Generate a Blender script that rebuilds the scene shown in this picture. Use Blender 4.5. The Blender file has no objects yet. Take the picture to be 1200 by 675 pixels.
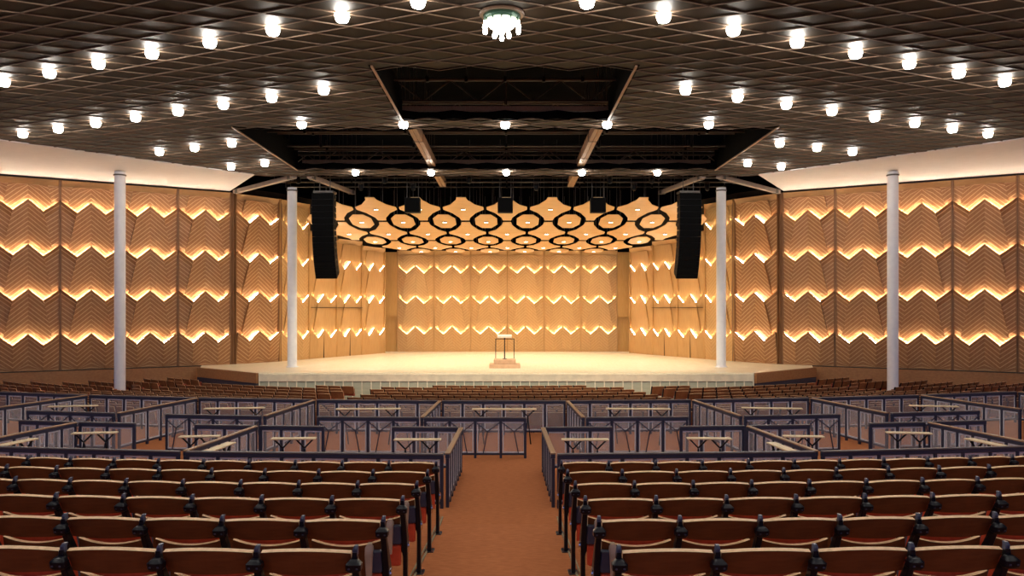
import bpy, math, random
from mathutils import Vector, Matrix
random.seed(7)
COL = bpy.context.scene.collection
PI = math.pi
CZ = 2.60                      # eye height above the floor of the boxes
STAGE_Z = 0.145
CEIL_Z = CZ + 5.45
CY = 54.7                      # centre of the curved seating plan (0, CY)
ORD = ['first','second','third','fourth','fifth','sixth','seventh','eighth','ninth','tenth','eleventh','twelfth','thirteenth',
       'fourteenth','fifteenth','sixteenth','seventeenth','eighteenth','nineteenth','twentieth','twenty-first','twenty-second',
       'twenty-third','twenty-fourth','twenty-fifth','twenty-sixth','twenty-seventh','twenty-eighth','twenty-ninth','thirtieth',
       'thirty-first','thirty-second','thirty-third','thirty-fourth','thirty-fifth','thirty-sixth','thirty-seventh','thirty-eighth',
       'thirty-ninth','fortieth']

# ------------------------------------------------------------------ materials
def mat(name, col, rough=0.5, metal=0.0, col2=None, scale=8.0, stretch=(1,1,1), spec=0.5, bump=0.0, detail=3.0, coat=0.0):
    m = bpy.data.materials.new(name); m.use_nodes = True
    nt = m.node_tree; b = nt.nodes['Principled BSDF']
    b.inputs['Roughness'].default_value = rough
    b.inputs['Metallic'].default_value = metal
    b.inputs['Specular IOR Level'].default_value = spec
    b.inputs['Coat Weight'].default_value = coat
    if col2 is None: col2 = tuple(c*0.85 for c in col)
    tc = nt.nodes.new('ShaderNodeTexCoord'); mp = nt.nodes.new('ShaderNodeMapping')
    mp.inputs['Scale'].default_value = stretch
    nz = nt.nodes.new('ShaderNodeTexNoise'); nz.inputs['Scale'].default_value = scale; nz.inputs['Detail'].default_value = detail
    rp = nt.nodes.new('ShaderNodeValToRGB')
    rp.color_ramp.elements[0].position = 0.35; rp.color_ramp.elements[1].position = 0.65
    rp.color_ramp.elements[0].color = (*col2, 1); rp.color_ramp.elements[1].color = (*col, 1)
    nt.links.new(tc.outputs['Object'], mp.inputs['Vector']); nt.links.new(mp.outputs['Vector'], nz.inputs['Vector'])
    nt.links.new(nz.outputs['Fac'], rp.inputs['Fac']); nt.links.new(rp.outputs['Color'], b.inputs['Base Color'])
    if bump:
        bp = nt.nodes.new('ShaderNodeBump'); bp.inputs['Strength'].default_value = bump; bp.inputs['Distance'].default_value = 0.01
        nt.links.new(nz.outputs['Fac'], bp.inputs['Height']); nt.links.new(bp.outputs['Normal'], b.inputs['Normal'])
    return m

def emit(name, col, strength):
    m = bpy.data.materials.new(name); m.use_nodes = True
    b = m.node_tree.nodes['Principled BSDF']
    b.inputs['Base Color'].default_value = (*col, 1); b.inputs['Roughness'].default_value = 0.4
    b.inputs['Emission Color'].default_value = (*col, 1); b.inputs['Emission Strength'].default_value = strength
    return m

def screen_mat(name, col, clear):
    m = bpy.data.materials.new(name); m.use_nodes = True
    nt = m.node_tree; b = nt.nodes['Principled BSDF']; out = nt.nodes['Material Output']
    b.inputs['Base Color'].default_value = (*col, 1); b.inputs['Roughness'].default_value = 0.6
    tr = nt.nodes.new('ShaderNodeBsdfTransparent'); mx = nt.nodes.new('ShaderNodeMixShader')
    mx.inputs['Fac'].default_value = clear
    nt.links.new(b.outputs[0], mx.inputs[1]); nt.links.new(tr.outputs[0], mx.inputs[2]); nt.links.new(mx.outputs[0], out.inputs['Surface'])
    return m

M = {}
M['seat_ply'] = mat('dark_plywood', (.20,.068,.019), .5, col2=(.155,.05,.0135), scale=5, stretch=(1,6,6), spec=.22)
M['ply_edge'] = mat('plywood_edge', (.85,.55,.30), .5, col2=(.72,.44,.22), scale=30)
M['far_ply'] = mat('brown_plywood', (.22,.090,.036), .4, col2=(.17,.066,.025), scale=5)
M['vinyl'] = mat('red_upholstery', (.70,.085,.030), .5, col2=(.60,.066,.022), scale=20)
M['iron'] = mat('blue_black_iron', (.007,.0075,.013), .34, scale=14, spec=.22)
M['navy'] = mat('navy_steel', (.019,.025,.056), .42, scale=10, spec=.6)
M['seat_steel'] = mat('slate_steel', (.05,.055,.09), .4, scale=10)
M['armwood'] = mat('pale_arm_wood', (.58,.44,.30), .5, col2=(.48,.36,.24), scale=9)
M['far_vinyl'] = mat('dark_red_upholstery', (.26,.045,.020), .5)
M['chrome'] = mat('chrome', (.75,.77,.82), .15, 1.0)
M['carpet'] = mat('terracotta_carpet', (.46,.155,.055), .95, col2=(.36,.115,.039), scale=26, stretch=(.4,1.6,1), bump=.4, detail=8, spec=.15)
M['edge_strip'] = mat('olive_edge_strip', (.30,.24,.14), .6, col2=(.22,.17,.09), scale=12)
M['rail_cap'] = mat('rail_cap', (.33,.19,.10), .42, col2=(.26,.15,.08), scale=4, stretch=(1,8,8))
M['rail_cap_steel'] = mat('painted_rail_cap', (.11,.095,.10), .45, scale=10)
M['frame'] = mat('screen_frame_grey', (.68,.66,.72), .5, scale=10)
M['screen'] = screen_mat('woven_screen', (.55,.51,.52), .64)
M['table'] = mat('pale_ash', (.78,.62,.38), .45, col2=(.66,.5,.3), scale=5, stretch=(1,8,8))
M['wood'] = mat('wall_wood', (.39,.185,.072), .5, col2=(.33,.15,.056), scale=2.2, stretch=(9,9,1), detail=5)
M['wood_groove'] = mat('routed_pale_groove', (.66,.40,.20), .5, col2=(.58,.34,.16), scale=4)
M['oak_groove'] = mat('routed_oak_groove', (.66,.42,.20), .5, col2=(.60,.38,.17), scale=4)
M['recess'] = mat('brightened_recess_oak', (.76,.43,.13), .5, col2=(.70,.38,.10), scale=2, stretch=(9,9,1))  # stage oak made brighter in colour, to offset the shade in the recess
M['wood_edge'] = mat('wall_wood_border', (.28,.135,.055), .5, col2=(.23,.105,.04), scale=3, stretch=(9,9,1))
M['wood_light'] = mat('wall_wood_header', (.58,.34,.15), .5, col2=(.5,.28,.12), scale=3, stretch=(1,9,9))
M['oak'] = mat('stage_oak_panel', (.57,.335,.13), .45, col2=(.51,.29,.108), scale=2.0, stretch=(9,9,1), detail=5)
M['oak_edge'] = mat('stage_oak_border', (.60,.35,.13), .45, col2=(.5,.28,.1), scale=2.0, stretch=(9,9,1))
M['dark_gap'] = mat('dark_recess', (.03,.018,.01), .8)
M['stage_floor'] = mat('stage_maple_floor', (.88,.78,.58), .38, col2=(.82,.71,.50), scale=1.4, stretch=(10,.8,1), detail=6)
M['canopy'] = mat('canopy_veneer', (.63,.385,.15), .42, col2=(.57,.33,.125), scale=1.6, stretch=(1,7,1), detail=5)
M['white'] = mat('white_paint', (.80,.80,.84), .6, col2=(.77,.77,.81), scale=3)
M['column'] = mat('column_paint', (.84,.85,.88), .5, col2=(.79,.80,.84), scale=5)
M['ceil'] = mat('ceiling_walnut', (.021,.0145,.010), .58, col2=(.016,.011,.0075), scale=1.1, stretch=(3,1,1), spec=.14)
M['batten'] = mat('ceiling_batten', (.15,.10,.07), .6, col2=(.12,.08,.055), scale=6, spec=.2)
M['beam'] = mat('roof_beam_wood', (.42,.25,.14), .5, col2=(.33,.19,.1), scale=3, stretch=(8,1,8))
M['black'] = mat('matte_black', (.006,.006,.007), .6, scale=10, spec=.2)
M['loft'] = mat('loft_black', (.0025,.0022,.002), .9, scale=3, spec=.05)
M['rig'] = mat('rigging_grey', (.10,.085,.075), .45, metal=.3, scale=6)
M['strut'] = mat('strut_grey_brown', (.30,.23,.19), .6, scale=5)
M['speaker'] = mat('speaker_black', (.004,.004,.005), .6, scale=30, spec=.15)
M['grille'] = mat('speaker_grille', (.003,.003,.003), .8, scale=60, spec=.1)
M['fascia_glass'] = mat('pale_green_glass', (.50,.52,.38), .25, col2=(.34,.38,.30), scale=2.2, stretch=(.4,1,3), spec=.5)
M['fascia_post'] = mat('fascia_post', (.82,.78,.58), .5, scale=6)
M['fascia_band'] = mat('fascia_band', (.86,.76,.54), .5, scale=4)
M['base_wood'] = mat('apron_wood', (.38,.18,.065), .5, col2=(.31,.14,.05), scale=2, stretch=(1,8,8))
M['base_blue'] = mat('slate_base', (.035,.035,.06), .6)
M['podium'] = mat('podium_wood', (.70,.45,.27), .5, col2=(.62,.38,.22), scale=5)
M['lit_desk'] = mat('desk_lit_tone', (.86,.80,.64), .6)  # pale colour stands in for stage light falling on the desk top
M['rim_brown'] = mat('bronze_rim', (.10,.058,.035), .4, scale=10)
M['green'] = mat('verdigris_ring', (.03,.085,.05), .35, scale=14, metal=.3)
M['lamp'] = emit('lamp_glass', (1.0,.94,.84), 85)
M['bulb'] = emit('bulb_glass', (1.0,.93,.80), 26)
M['bowl'] = emit('bowl_glass', (1.0,.95,.80), 4)
M['led'] = emit('led_tape', (1.0,.85,.62), 92)
M['led_stage'] = emit('led_tape_stage', (1.0,.87,.64), 76)
M['down'] = emit('downlight_lens', (1.0,.86,.62), 14)

# ------------------------------------------------------------------ mesh builder
class MB:
    def __init__(s): s.v = []; s.f = []; s.m = []; s.mats = []
    def mi(s, m):
        if m not in s.mats: s.mats.append(m)
        return s.mats.index(m)
    def add(s, verts, faces, m):
        b = len(s.v); k = s.mi(m)
        s.v.extend([tuple(v) for v in verts])
        for f in faces: s.f.append(tuple(b+i for i in f)); s.m.append(k)
    def quad(s, a, b, c, d, m): s.add([a,b,c,d], [(0,1,2,3)], m)
    def hexa(s, p, m):        # 8 points: bottom ring 0-3, top ring 4-7
        s.add(p, [(3,2,1,0),(4,5,6,7),(0,1,5,4),(1,2,6,5),(2,3,7,6),(3,0,4,7)], m)
    def box(s, x0,x1,y0,y1,z0,z1, m, b=0.0):
        if b <= 0:
            s.hexa([(x0,y0,z0),(x1,y0,z0),(x1,y1,z0),(x0,y1,z0),(x0,y0,z1),(x1,y0,z1),(x1,y1,z1),(x0,y1,z1)], m); return
        lv = []
        for z, i in ((z0,b),(z0+b,0),(z1-b,0),(z1,b)):
            ax0,ax1,ay0,ay1 = x0+i,x1-i,y0+i,y1-i
            c = b*.8
            lv.append([(ax0+c,ay0,z),(ax1-c,ay0,z),(ax1,ay0+c,z),(ax1,ay1-c,z),(ax1-c,ay1,z),(ax0+c,ay1,z),(ax0,ay1-c,z),(ax0,ay0+c,z)])
        s.loft(lv, m)
    def loft(s, rings, m, cap=True):
        n = len(rings[0]); pts = [p for r in rings for p in r]; fs = []
        for k in range(len(rings)-1):
            for i in range(n):
                j = (i+1) % n
                fs.append((k*n+i, k*n+j, (k+1)*n+j, (k+1)*n+i))
        if cap: fs.append(tuple(range(n-1,-1,-1))); fs.append(tuple((len(rings)-1)*n+i for i in range(n)))
        s.add(pts, fs, m)
    def bar(s, a, b, w, h, m, up=(0,0,1)):   # rectangular bar from a to b
        a, b = Vector(a), Vector(b); d = (b-a).normalized(); u = Vector(up)
        if abs(d.dot(u)) > .98: u = Vector((0,1,0))
        x = d.cross(u).normalized()*w/2; y = x.cross(d).normalized()*h/2
        s.hexa([a-x-y, a+x-y, a+x+y, a-x+y, b-x-y, b+x-y, b+x+y, b-x+y], m)
    def lathe(s, prof, m, n=16, c=(0,0,0)):
        s.loft([[(c[0]+r*math.cos(2*PI*i/n), c[1]+r*math.sin(2*PI*i/n), c[2]+z) for i in range(n)] for r, z in prof], m)
    def tube(s, a, b, r, m, n=8):
        a, b = Vector(a), Vector(b); d = (b-a).normalized()
        u = Vector((0,0,1)) if abs(d.z) < .9 else Vector((1,0,0))
        x = d.cross(u).normalized(); y = d.cross(x)
        s.loft([[p+(x*math.cos(2*PI*i/n)+y*math.sin(2*PI*i/n))*r for i in range(n)] for p in (a,b)], m)
    def mesh(s, name, smooth=False):
        me = bpy.data.meshes.new(name); me.from_pydata(s.v, [], s.f)
        for m in s.mats: me.materials.append(M[m])
        for p, k in zip(me.polygons, s.m): p.material_index = k
        if smooth:
            for p in me.polygons: p.use_smooth = True
            try: me.set_sharp_from_angle(angle=math.radians(38))
            except Exception: pass
        me.update(); return me

def obj(name, data, parent=None, loc=(0,0,0), rz=0.0):
    if isinstance(data, MB): data = data.mesh(name)
    o = bpy.data.objects.new(name, data); COL.objects.link(o)
    if parent is not None: o.parent = parent
    o.location = loc; o.rotation_euler = (0,0,rz)
    return o
def tag(o, label, cat, group=None, kind=None):
    o['label'] = label; o['category'] = cat
    if group: o['group'] = group
    if kind: o['kind'] = kind
    return o
def thing(name, label, cat, loc=(0,0,0), rz=0.0, group=None):
    return tag(obj(name, None, None, loc, rz), label, cat, group)
def struct(name, data, label=None, cat='structure'):
    o = obj(name, data); o['kind'] = 'structure'
    if label: tag(o, label, cat)
    return o
KIDS = {}
def copy_tree(root, name=None):
    def rec(o, parent):
        c = o.copy(); COL.objects.link(c)
        if parent is not None: c.parent = parent
        for ch in KIDS.get(o.name, ()): rec(ch, c)
        return c
    return rec(root, None)
def remember(root):
    for o in list(bpy.data.objects):
        if o.parent is not None: KIDS.setdefault(o.parent.name, [])
    for o in list(bpy.data.objects):
        if o.parent is not None and o not in KIDS[o.parent.name]: KIDS[o.parent.name].append(o)

# ------------------------------------------------------------------ floor heights
def floor_z(rho):
    if rho < 9.87: return 0.0895*(9.87-rho)
    if rho < 17.25: return 0.0
    return max(-1.06, -0.40 - 0.076*(rho-17.3))
def rho_of(x, y): return CY - math.hypot(x, CY-y)
def pol(rho, a): return (math.sin(a)*(CY-rho), CY-math.cos(a)*(CY-rho))     # a: angle, positive to the right

mb = MB()
rings = [-9,-4,0,2,4,6,8,9.87,10.6,13,15,17.24,17.30,20,23,26,26.1,29,31,33]
NA = 72
pts = []
for r in rings:
    for i in range(NA+1):
        a = -1.15 + 2.3*i/NA
        x, y = pol(r, a); pts.append((x, y, floor_z(r)))
fs = []
for k in range(len(rings)-1):
    for i in range(NA):
        b = k*(NA+1)+i
        fs.append((b, b+1, b+NA+2, b+NA+1))
mb.add(pts, fs, 'carpet')
struct('floor', mb, 'terracotta carpeted floor falling gently from the seats to the stage', 'floor')

def edge_strip(sx):
    mb = MB(); ys = [2.5+.55*i for i in range(15)]
    for off, w in ((.722,.010),(.758,.007)):
        for y0, y1 in zip(ys, ys[1:]):
            x = sx*off
            z0, z1 = floor_z(rho_of(x,y0)), floor_z(rho_of(x,y1))
            mb.hexa([(x-w,y0,z0-.01),(x+w,y0,z0-.01),(x+w,y1,z1-.01),(x-w,y1,z1-.01),(x-w,y0,z0+.012),(x+w,y0,z0+.012),(x+w,y1,z1+.012),(x-w,y1,z1+.012)], 'edge_strip')
    return mb
struct('trim_1', edge_strip(-1), 'olive edging strip along the left side of the aisle carpet', 'floor trim')
struct('trim_2', edge_strip(1), 'olive edging strip along the right side of the aisle carpet', 'floor trim')

# ------------------------------------------------------------------ tip-up seats
SW = 0.53
def shell_grid(w, z0, z1, y0, y1, thick, sag, crown, smile, face_m, edge_m, nx=10, nz=3, round_c=.0):
    """curved plywood shell: rear face at y(z), bulging towards -y in the middle"""
    mb = MB()
    def P(u, t, back):
        x = (u-.5)*w; q = (2*u-1)**2
        za = z0 + smile*q; zb = z1 - crown*q
        z = za + (zb-za)*t
        y = y0 + (y1-y0)*t + sag*q - sag
        if not back: y += thick*.98; z += thick*.25
        return (x, y, z)
    for back in (True, False):
        pts = [P(i/nx, j/nz, back) for j in range(nz+1) for i in range(nx+1)]
        fs = []
        for j in range(nz):
            for i in range(nx):
                b = j*(nx+1)+i; f = (b, b+1, b+nx+2, b+nx+1)
                fs.append(f if back else f[::-1])
        mb.add(pts, fs, face_m)
    for t in (0, 1):
        for i in range(nx):
            mb.quad(P(i/nx,t,True), P((i+1)/nx,t,True), P((i+1)/nx,t,False), P(i/nx,t,False), edge_m)
    for u in (0, 1):
        for j in range(nz):
            mb.quad(P(u,j/nz,True), P(u,(j+1)/nz,True), P(u,(j+1)/nz,False), P(u,j/nz,False), edge_m)
    return mb

BW = SW-.046
me_back = shell_grid(BW, .700, .846, .060, .0, .032, .035, .019, .006, 'seat_ply', 'ply_edge').mesh('backrest')
me_pan = shell_grid(BW-.02, (.385), .642, .150, .112, .024, .020, -.036, .05, 'seat_ply', 'ply_edge').mesh('seat_pan')
mbc = MB()
nx = 8; rows = []
for z, y, inset in ((.42,.165,.02),(.44,.20,.0),(.55,.235,-.01),(.67,.215,0),(.722,.175,.0),(.734,.145,.02),(.700,.137,.03)):
    row = []
    for i in range(nx+1):
        u = i/nx; q = (2*u-1)**2
        row.append(((u-.5)*(BW-.06-2*inset), y-.018*(1-q)*0, z+(.018*q if z > .6 else .03*q)))
    rows.append(row)
pts = [p for r in rows for p in r]
fs = [(j*(nx+1)+i, (j+1)*(nx+1)+i, (j+1)*(nx+1)+i+1, j*(nx+1)+i+1) for j in range(6) for i in range(nx)]
fs.append(tuple(j*(nx+1) for j in range(7))); fs.append(tuple(j*(nx+1)+nx for j in range(6,-1,-1)))
mbc.add(pts, fs, 'vinyl'); mbc.add([rows[0][0],rows[0][nx],rows[6][nx],rows[6][0]], [(0,1,2,3)], 'vinyl')
me_cushion = mbc.mesh('cushion', True)
mbc = MB(); mbc.box(-.20,.20,.242,.285,.46,.69,'seat_steel',.012); me_under = mbc.mesh('under_pan')

mbs = MB()
# upright: foot to hinge, then leaning back under the hub
def ring(cx, cy, z, wx, wy):
    c = min(wx,wy)*.28
    return [(cx-wx+c,cy-wy,z),(cx+wx-c,cy-wy,z),(cx+wx,cy-wy+c,z),(cx+wx,cy+wy-c,z),(cx+wx-c,cy+wy,z),(cx-wx+c,cy+wy,z),(cx-wx,cy+wy-c,z),(cx-wx,cy-wy+c,z)]
mbs.loft([ring(0,.17,.012,.018,.035), ring(0,.17,.36,.016,.032), ring(0,.165,.42,.022,.06), ring(0,.15,.50,.022,.055), ring(0,.09,.62,.020,.034),
          ring(0,.035,.72,.019,.028), ring(0,.005,.79,.018,.02), ring(0,.0,.835,.012,.016)], 'iron')
me_post = mbs.mesh('standard', True)
mbh = MB()
mbh.loft([ring(0,-.010,.735,.026,.030), ring(0,-.022,.750,.040,.034), ring(0,-.028,.782,.041,.034), ring(0,-.024,.797,.026,.028), ring(0,-.018,.803,.02,.02)], 'iron')
for sx in (-1,1): mbh.lathe([(.007,-.004),(.007,.004)], 'seat_steel', 8, (sx*.021,-.056,.762))
me_hub = mbh.mesh('hub', True)
mbk = MB()
mbk.loft([ring(0,.012,.818,.014,.018), ring(.002,.008,.850,.013,.016), ring(.004,.02,.866,.010,.014)], 'seat_steel'); me_clip = mbk.mesh('clip', True)
mbf = MB(); mbf.box(-.045,.045,.10,.25,0,.012,'iron',.004)
for sy in (.12,.23): mbf.lathe([(.009,0),(.009,.006)], 'chrome', 8, (.03,sy,.011)); mbf.lathe([(.009,0),(.009,.006)], 'chrome', 8, (-.03,sy,.011))
me_foot = mbf.mesh('foot_plate')
mbp = MB()
mbp.loft([ring(0,.165,.395,.030,.03), ring(0,.165,.41,.034,.04), ring(0,.165,.455,.034,.04), ring(0,.165,.475,.026,.03)], 'chrome'); me_cap = mbp.mesh('hinge_cap', True)

mba = MB()
mba.loft([ring(0,.085,.40,.014,.02), ring(0,.085,.48,.020,.03), ring(0,.085,.60,.026,.035), ring(0,.088,.645,.024,.035), ring(0,.095,.668,.012,.025)], 'armwood'); me_arm = mba.mesh('arm_end', True)
mba = MB(); mba.box(-.048,.048,.06,.12,.47,.62,'seat_steel',.01); mba.box(-.044,.044,.07,.115,.30,.468,'vinyl',.012); me_endp = mba.mesh('end_panel')
def add_standard(root, x, aisle=False):
    s = obj('standard', me_post, root, (x,0,0))
    obj('hub', me_hub, s); obj('clip', me_clip, s); obj('foot_plate', me_foot, s)
    if aisle:
        obj('hinge_cap', me_cap, s)
        sg = -1 if x > 0 else 1
        obj('arm_end', me_arm, root, (x+sg*.105,0,0)); obj('end_panel', me_endp, root, (x+sg*.070,.02,0))
def make_seat(extra=None):
    r = obj('tip_up_seat', None)
    obj('backrest', me_back, r)
    p = obj('seat_pan', me_pan, r); obj('cushion', me_cushion, p); obj('under_pan', me_under, p)
    add_standard(r, -SW/2, aisle=(extra == 'left'))
    if extra == 'right': add_standard(r, SW/2, True)
    return r
proto = {k: make_seat(k) for k in (None, 'left', 'right')}
remember(None)
used = set()
ROWS = [(4.30,.527),(5.25,.528),(6.20,.545),(7.15,.525),(8.10,.549),(9.05,.530)]
ROWNAME = ['sixth row back from the railing','fifth row back from the railing','fourth row back from the railing','third row back from the railing',
           'second row back from the railing','row right behind the railing']
for ri, (rho, pitch) in enumerate(ROWS):
    R = CY-rho
    for side in (-1, 1):
        n = 0
        while True:
            xc = .70 + pitch*(n+.5)
            a = side*math.asin(.70/R) + side*pitch*(n+.5)/R
            x, y = pol(rho, a)
            if abs(x - .12*1) - pitch*1.9 > .635*y: break
            key = ('right' if side < 0 else 'left') if n == 0 else None
            if key not in used: o = proto[key]; used.add(key)
            else: o = copy_tree(proto[key])
            o.location = (x, y, floor_z(rho+.17)); o.rotation_euler = (0,0,a); o.scale = (pitch/SW,1,1)
            where = 'on the aisle' if n == 0 else f'{ORD[n]} from the aisle'
            tag(o, f"dark brown seat {where}, {ROWNAME[ri]}, {'left' if side<0 else 'right'} block", 'seat',
                f"tip-up seats of the {'left' if side<0 else 'right'} block")
            n += 1

# ------------------------------------------------------------------ left / right / stage walls of lit chevron panels
PH = 7.85
ZA = .47
GV = .042
QV = .235
RELIEF = 1.0
def ntop(u, W):
    q = abs(u-.5*W)/W
    return RELIEF*ntop1(q)
def ntop1(q):
    return .19 + (.26-.19)*q/QV if q <= QV else .26 + (.20-.26)*(q-QV)/(.5-QV)
def zig(u, W):
    q = abs(u-.5*W)/W
    return -ZA*q/QV if q <= QV else -ZA + ZA*(q-QV)/(.5-QV)
ROWV = [1.515+1.82*k for k in range(5)]
def tile_mesh(W, vtop, wood, lip, groove, VMAX=7.58, K=10):
    mb = MB(); dv = 1.82/K; m = ZA/(QV*W); mw = ZA/(.265*W); q = .145*W/(1.82-ZA+ZA*.45)
    P = lambda u, v, n: (u, -n, min(v, VMAX))
    lines = {}
    def line(part, k):
        p = vtop-k*dv; t = k/K
        if part == 0:     # central, from the middle out to the side line (left half)
            u1 = (.265*W - q*(vtop-ZA-p+m*.5*W))/(1-q*m)
            out = []
            for u in (.5*W, .5*W+(u1-.5*W)*.5, u1):
                nb = ntop(max(u,.265*W), W)
                out.append((u, p-m*(.5*W-u), nb+(.05-nb)*t))
            return out
        u1 = (.265*W - q*(vtop-ZA-p))/(1+q*mw)
        out = []
        for u in (.03, u1):
            nb = ntop(u, W)
            f = 1.0-.55*min(1, t/.15)
            out.append((u, p-mw*u, nb*f+(.012-nb*f)*t))
        return out
    flip = lambda L: [(W-u, v, n) for u, v, n in L]
    for part in (0, 1):
        for mir in (False, True):
            prev = None
            for k in range(K+1):
                L = line(part, k)
                if mir: L = flip(L)
                if prev is not None and min(v for u,v,n in L) < VMAX:
                    for (a, b, c, d) in zip(prev, prev[1:], L, L[1:]):
                        cc = (c[0],c[1]+GV,c[2]+lip); dd = (d[0],d[1]+GV,d[2]+lip)
                        mb.quad(P(*a),P(*b),P(*dd),P(*cc), wood)
                        mb.quad(P(*cc),P(*dd),P(*d),P(*c), groove)
                    if part == 0:
                        a, b = prev[-1], L[-1]
                        mb.quad(P(*a), P(*b), P(b[0],b[1],0), P(a[0],a[1],0), wood)
                prev = L
    if vtop < VMAX:
        us = [.0,.13,.265,.38,.5,.62,.735,.87,1]
        for u0, u1 in zip(us, us[1:]):
            a, b = u0*W, u1*W
            mb.quad(P(a, vtop+zig(a,W), ntop(a,W)), P(b, vtop+zig(b,W), ntop(b,W)), P(b, vtop+zig(b,W)-.07, 0), P(a, vtop+zig(a,W)-.07, 0), wood)
    return mb.mesh('chevron_tile')
def base_mesh(W, wood, lip, groove):
    mb = MB(); K = 11; vtop = ROWV[0]; dv = .182
    us = [.02,.265,.5,.735,.98]
    P = lambda u, v, n: (u, -n, max(v, 0))
    for u0, u1 in zip(us, us[1:]):
        a, b = u0*W, u1*W
        prev = None
        for k in range(K+1):
            t = min(1, k/8)
            L = [(u, vtop+zig(u,W)-k*dv, ntop(u,W)+(.06-ntop(u,W))*t) for u in (a, b)]
            if prev is not None and max(prev[0][1], prev[1][1]) > 0:
                cc, dd = [(u,v+GV,n+lip) for u,v,n in L]
                mb.quad(P(*prev[0]),P(*prev[1]),P(*dd),P(*cc), wood)
                mb.quad(P(*cc),P(*dd),P(*L[1]),P(*L[0]), groove)
            prev = L
        mb.quad(P(a, vtop+zig(a,W), ntop(a,W)), P(b, vtop+zig(b,W), ntop(b,W)), P(b, vtop+zig(b,W)-.07, 0), P(a, vtop+zig(a,W)-.07, 0), wood)
    return mb.mesh('base_tile')
def strip_mesh(W, vtop, led):
    mb = MB()
    for u0, u1 in ((.05,.262),(.268,.485),(.515,.732),(.738,.95)):
        a, b = u0*W, u1*W
        def pt(u, dn, dz): 
            n = .122 if RELIEF > .9 else .080
            return (u, -(n+dn), vtop+zig(u,W)-.016+dz)
        mb.hexa([pt(a,-.011,-.01),pt(b,-.011,-.01),pt(b,.011,-.01),pt(a,.011,-.01),pt(a,-.011,0),pt(b,-.011,0),pt(b,.011,0),pt(a,.011,0)], led)
    return mb.mesh('light_strip')
def backing_mesh(W, edge, head, door=False, PH=7.85):
    mb = MB()
    mb.box(0,W,0,.10,0,PH,edge)
    mb.box(.0,.055,-.10,0,0,PH,edge); mb.box(W-.055,W,-.10,0,0,PH,edge)
    mb.hexa([(0.055,-.02,PH-.29),(W-.055,-.02,PH-.29),(W-.055,0,PH-.29),(.055,0,PH-.29),(0.055,-.16,PH-.03),(W-.055,-.16,PH-.03),(W-.055,0,PH-.03),(.055,0,PH-.03)], head)
    if door:
        mb.box(.06,W-.06,-.16,0,2.60,2.625,'dark_gap'); mb.box(W/2-.01,W/2+.01,-.10,0,0,1.3,'dark_gap')
    return mb.mesh('backing_board')
FAM = {}
def family(W, stage, door=False, smooth=False, top=7.85):
    key = (round(W,2), stage, door, smooth, top)
    if key in FAM: return FAM[key]
    wood, edge, head, led = ('oak','oak_edge','oak','led_stage') if stage else ('wood','wood_edge','wood_light','led')
    global RELIEF
    RELIEF = .58 if stage else 1.0
    lip = .002 if smooth else (.003 if stage else .004)
    groove = ('oak' if smooth else 'oak_groove') if stage else 'wood_groove'
    f = dict(back=backing_mesh(W, edge, head, door, top), base=base_mesh(W, wood, lip, groove),
             tiles=[tile_mesh(W, ROWV[k], wood, lip, groove, top-.27) for k in (1,2,3,4) if k < 4 or top > 7],
             strips=[strip_mesh(W, ROWV[k], led) for k in range(4) if ROWV[k] < top-.3])
    FAM[key] = f; return f
def panel(x, y, rz, W, stage, label, group, door=False, smooth=False, z=STAGE_Z, top=7.85):
    f = family(W, stage, door, smooth, top)
    t = thing('acoustic_wall_panel', label, 'wall panel', (x,y,z), rz, group)
    obj('backing_board', f['back'], t); obj('base_tile', f['base'], t)
    for me in f['tiles']: obj('chevron_tile', me, t)
    for me in f['strips']: obj('light_strip', me, t)
    return t
def run(p0, p1, n, stage, labelfn, group, skip=0, **kw):
    d = Vector(p1)-Vector(p0); W = d.length/n; rz = math.atan2(d.y, d.x)
    for i in range(n):
        q = Vector(p0)+d*(i/n)
        k2 = dict(kw)
        if 'smooth_i' in k2: k2['smooth'] = i in k2.pop('smooth_i')
        if 'tops' in k2: k2['top'] = k2.pop('tops')[i]
        if 'door_i' in k2: k2['door'] = i in k2.pop('door_i')
        panel(q.x, q.y, rz, W-.012, stage, labelfn(i), group, **k2)
ux, uy = 1.94/2.276, 1.19/2.276
e = (-12.62, 37.08)
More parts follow.
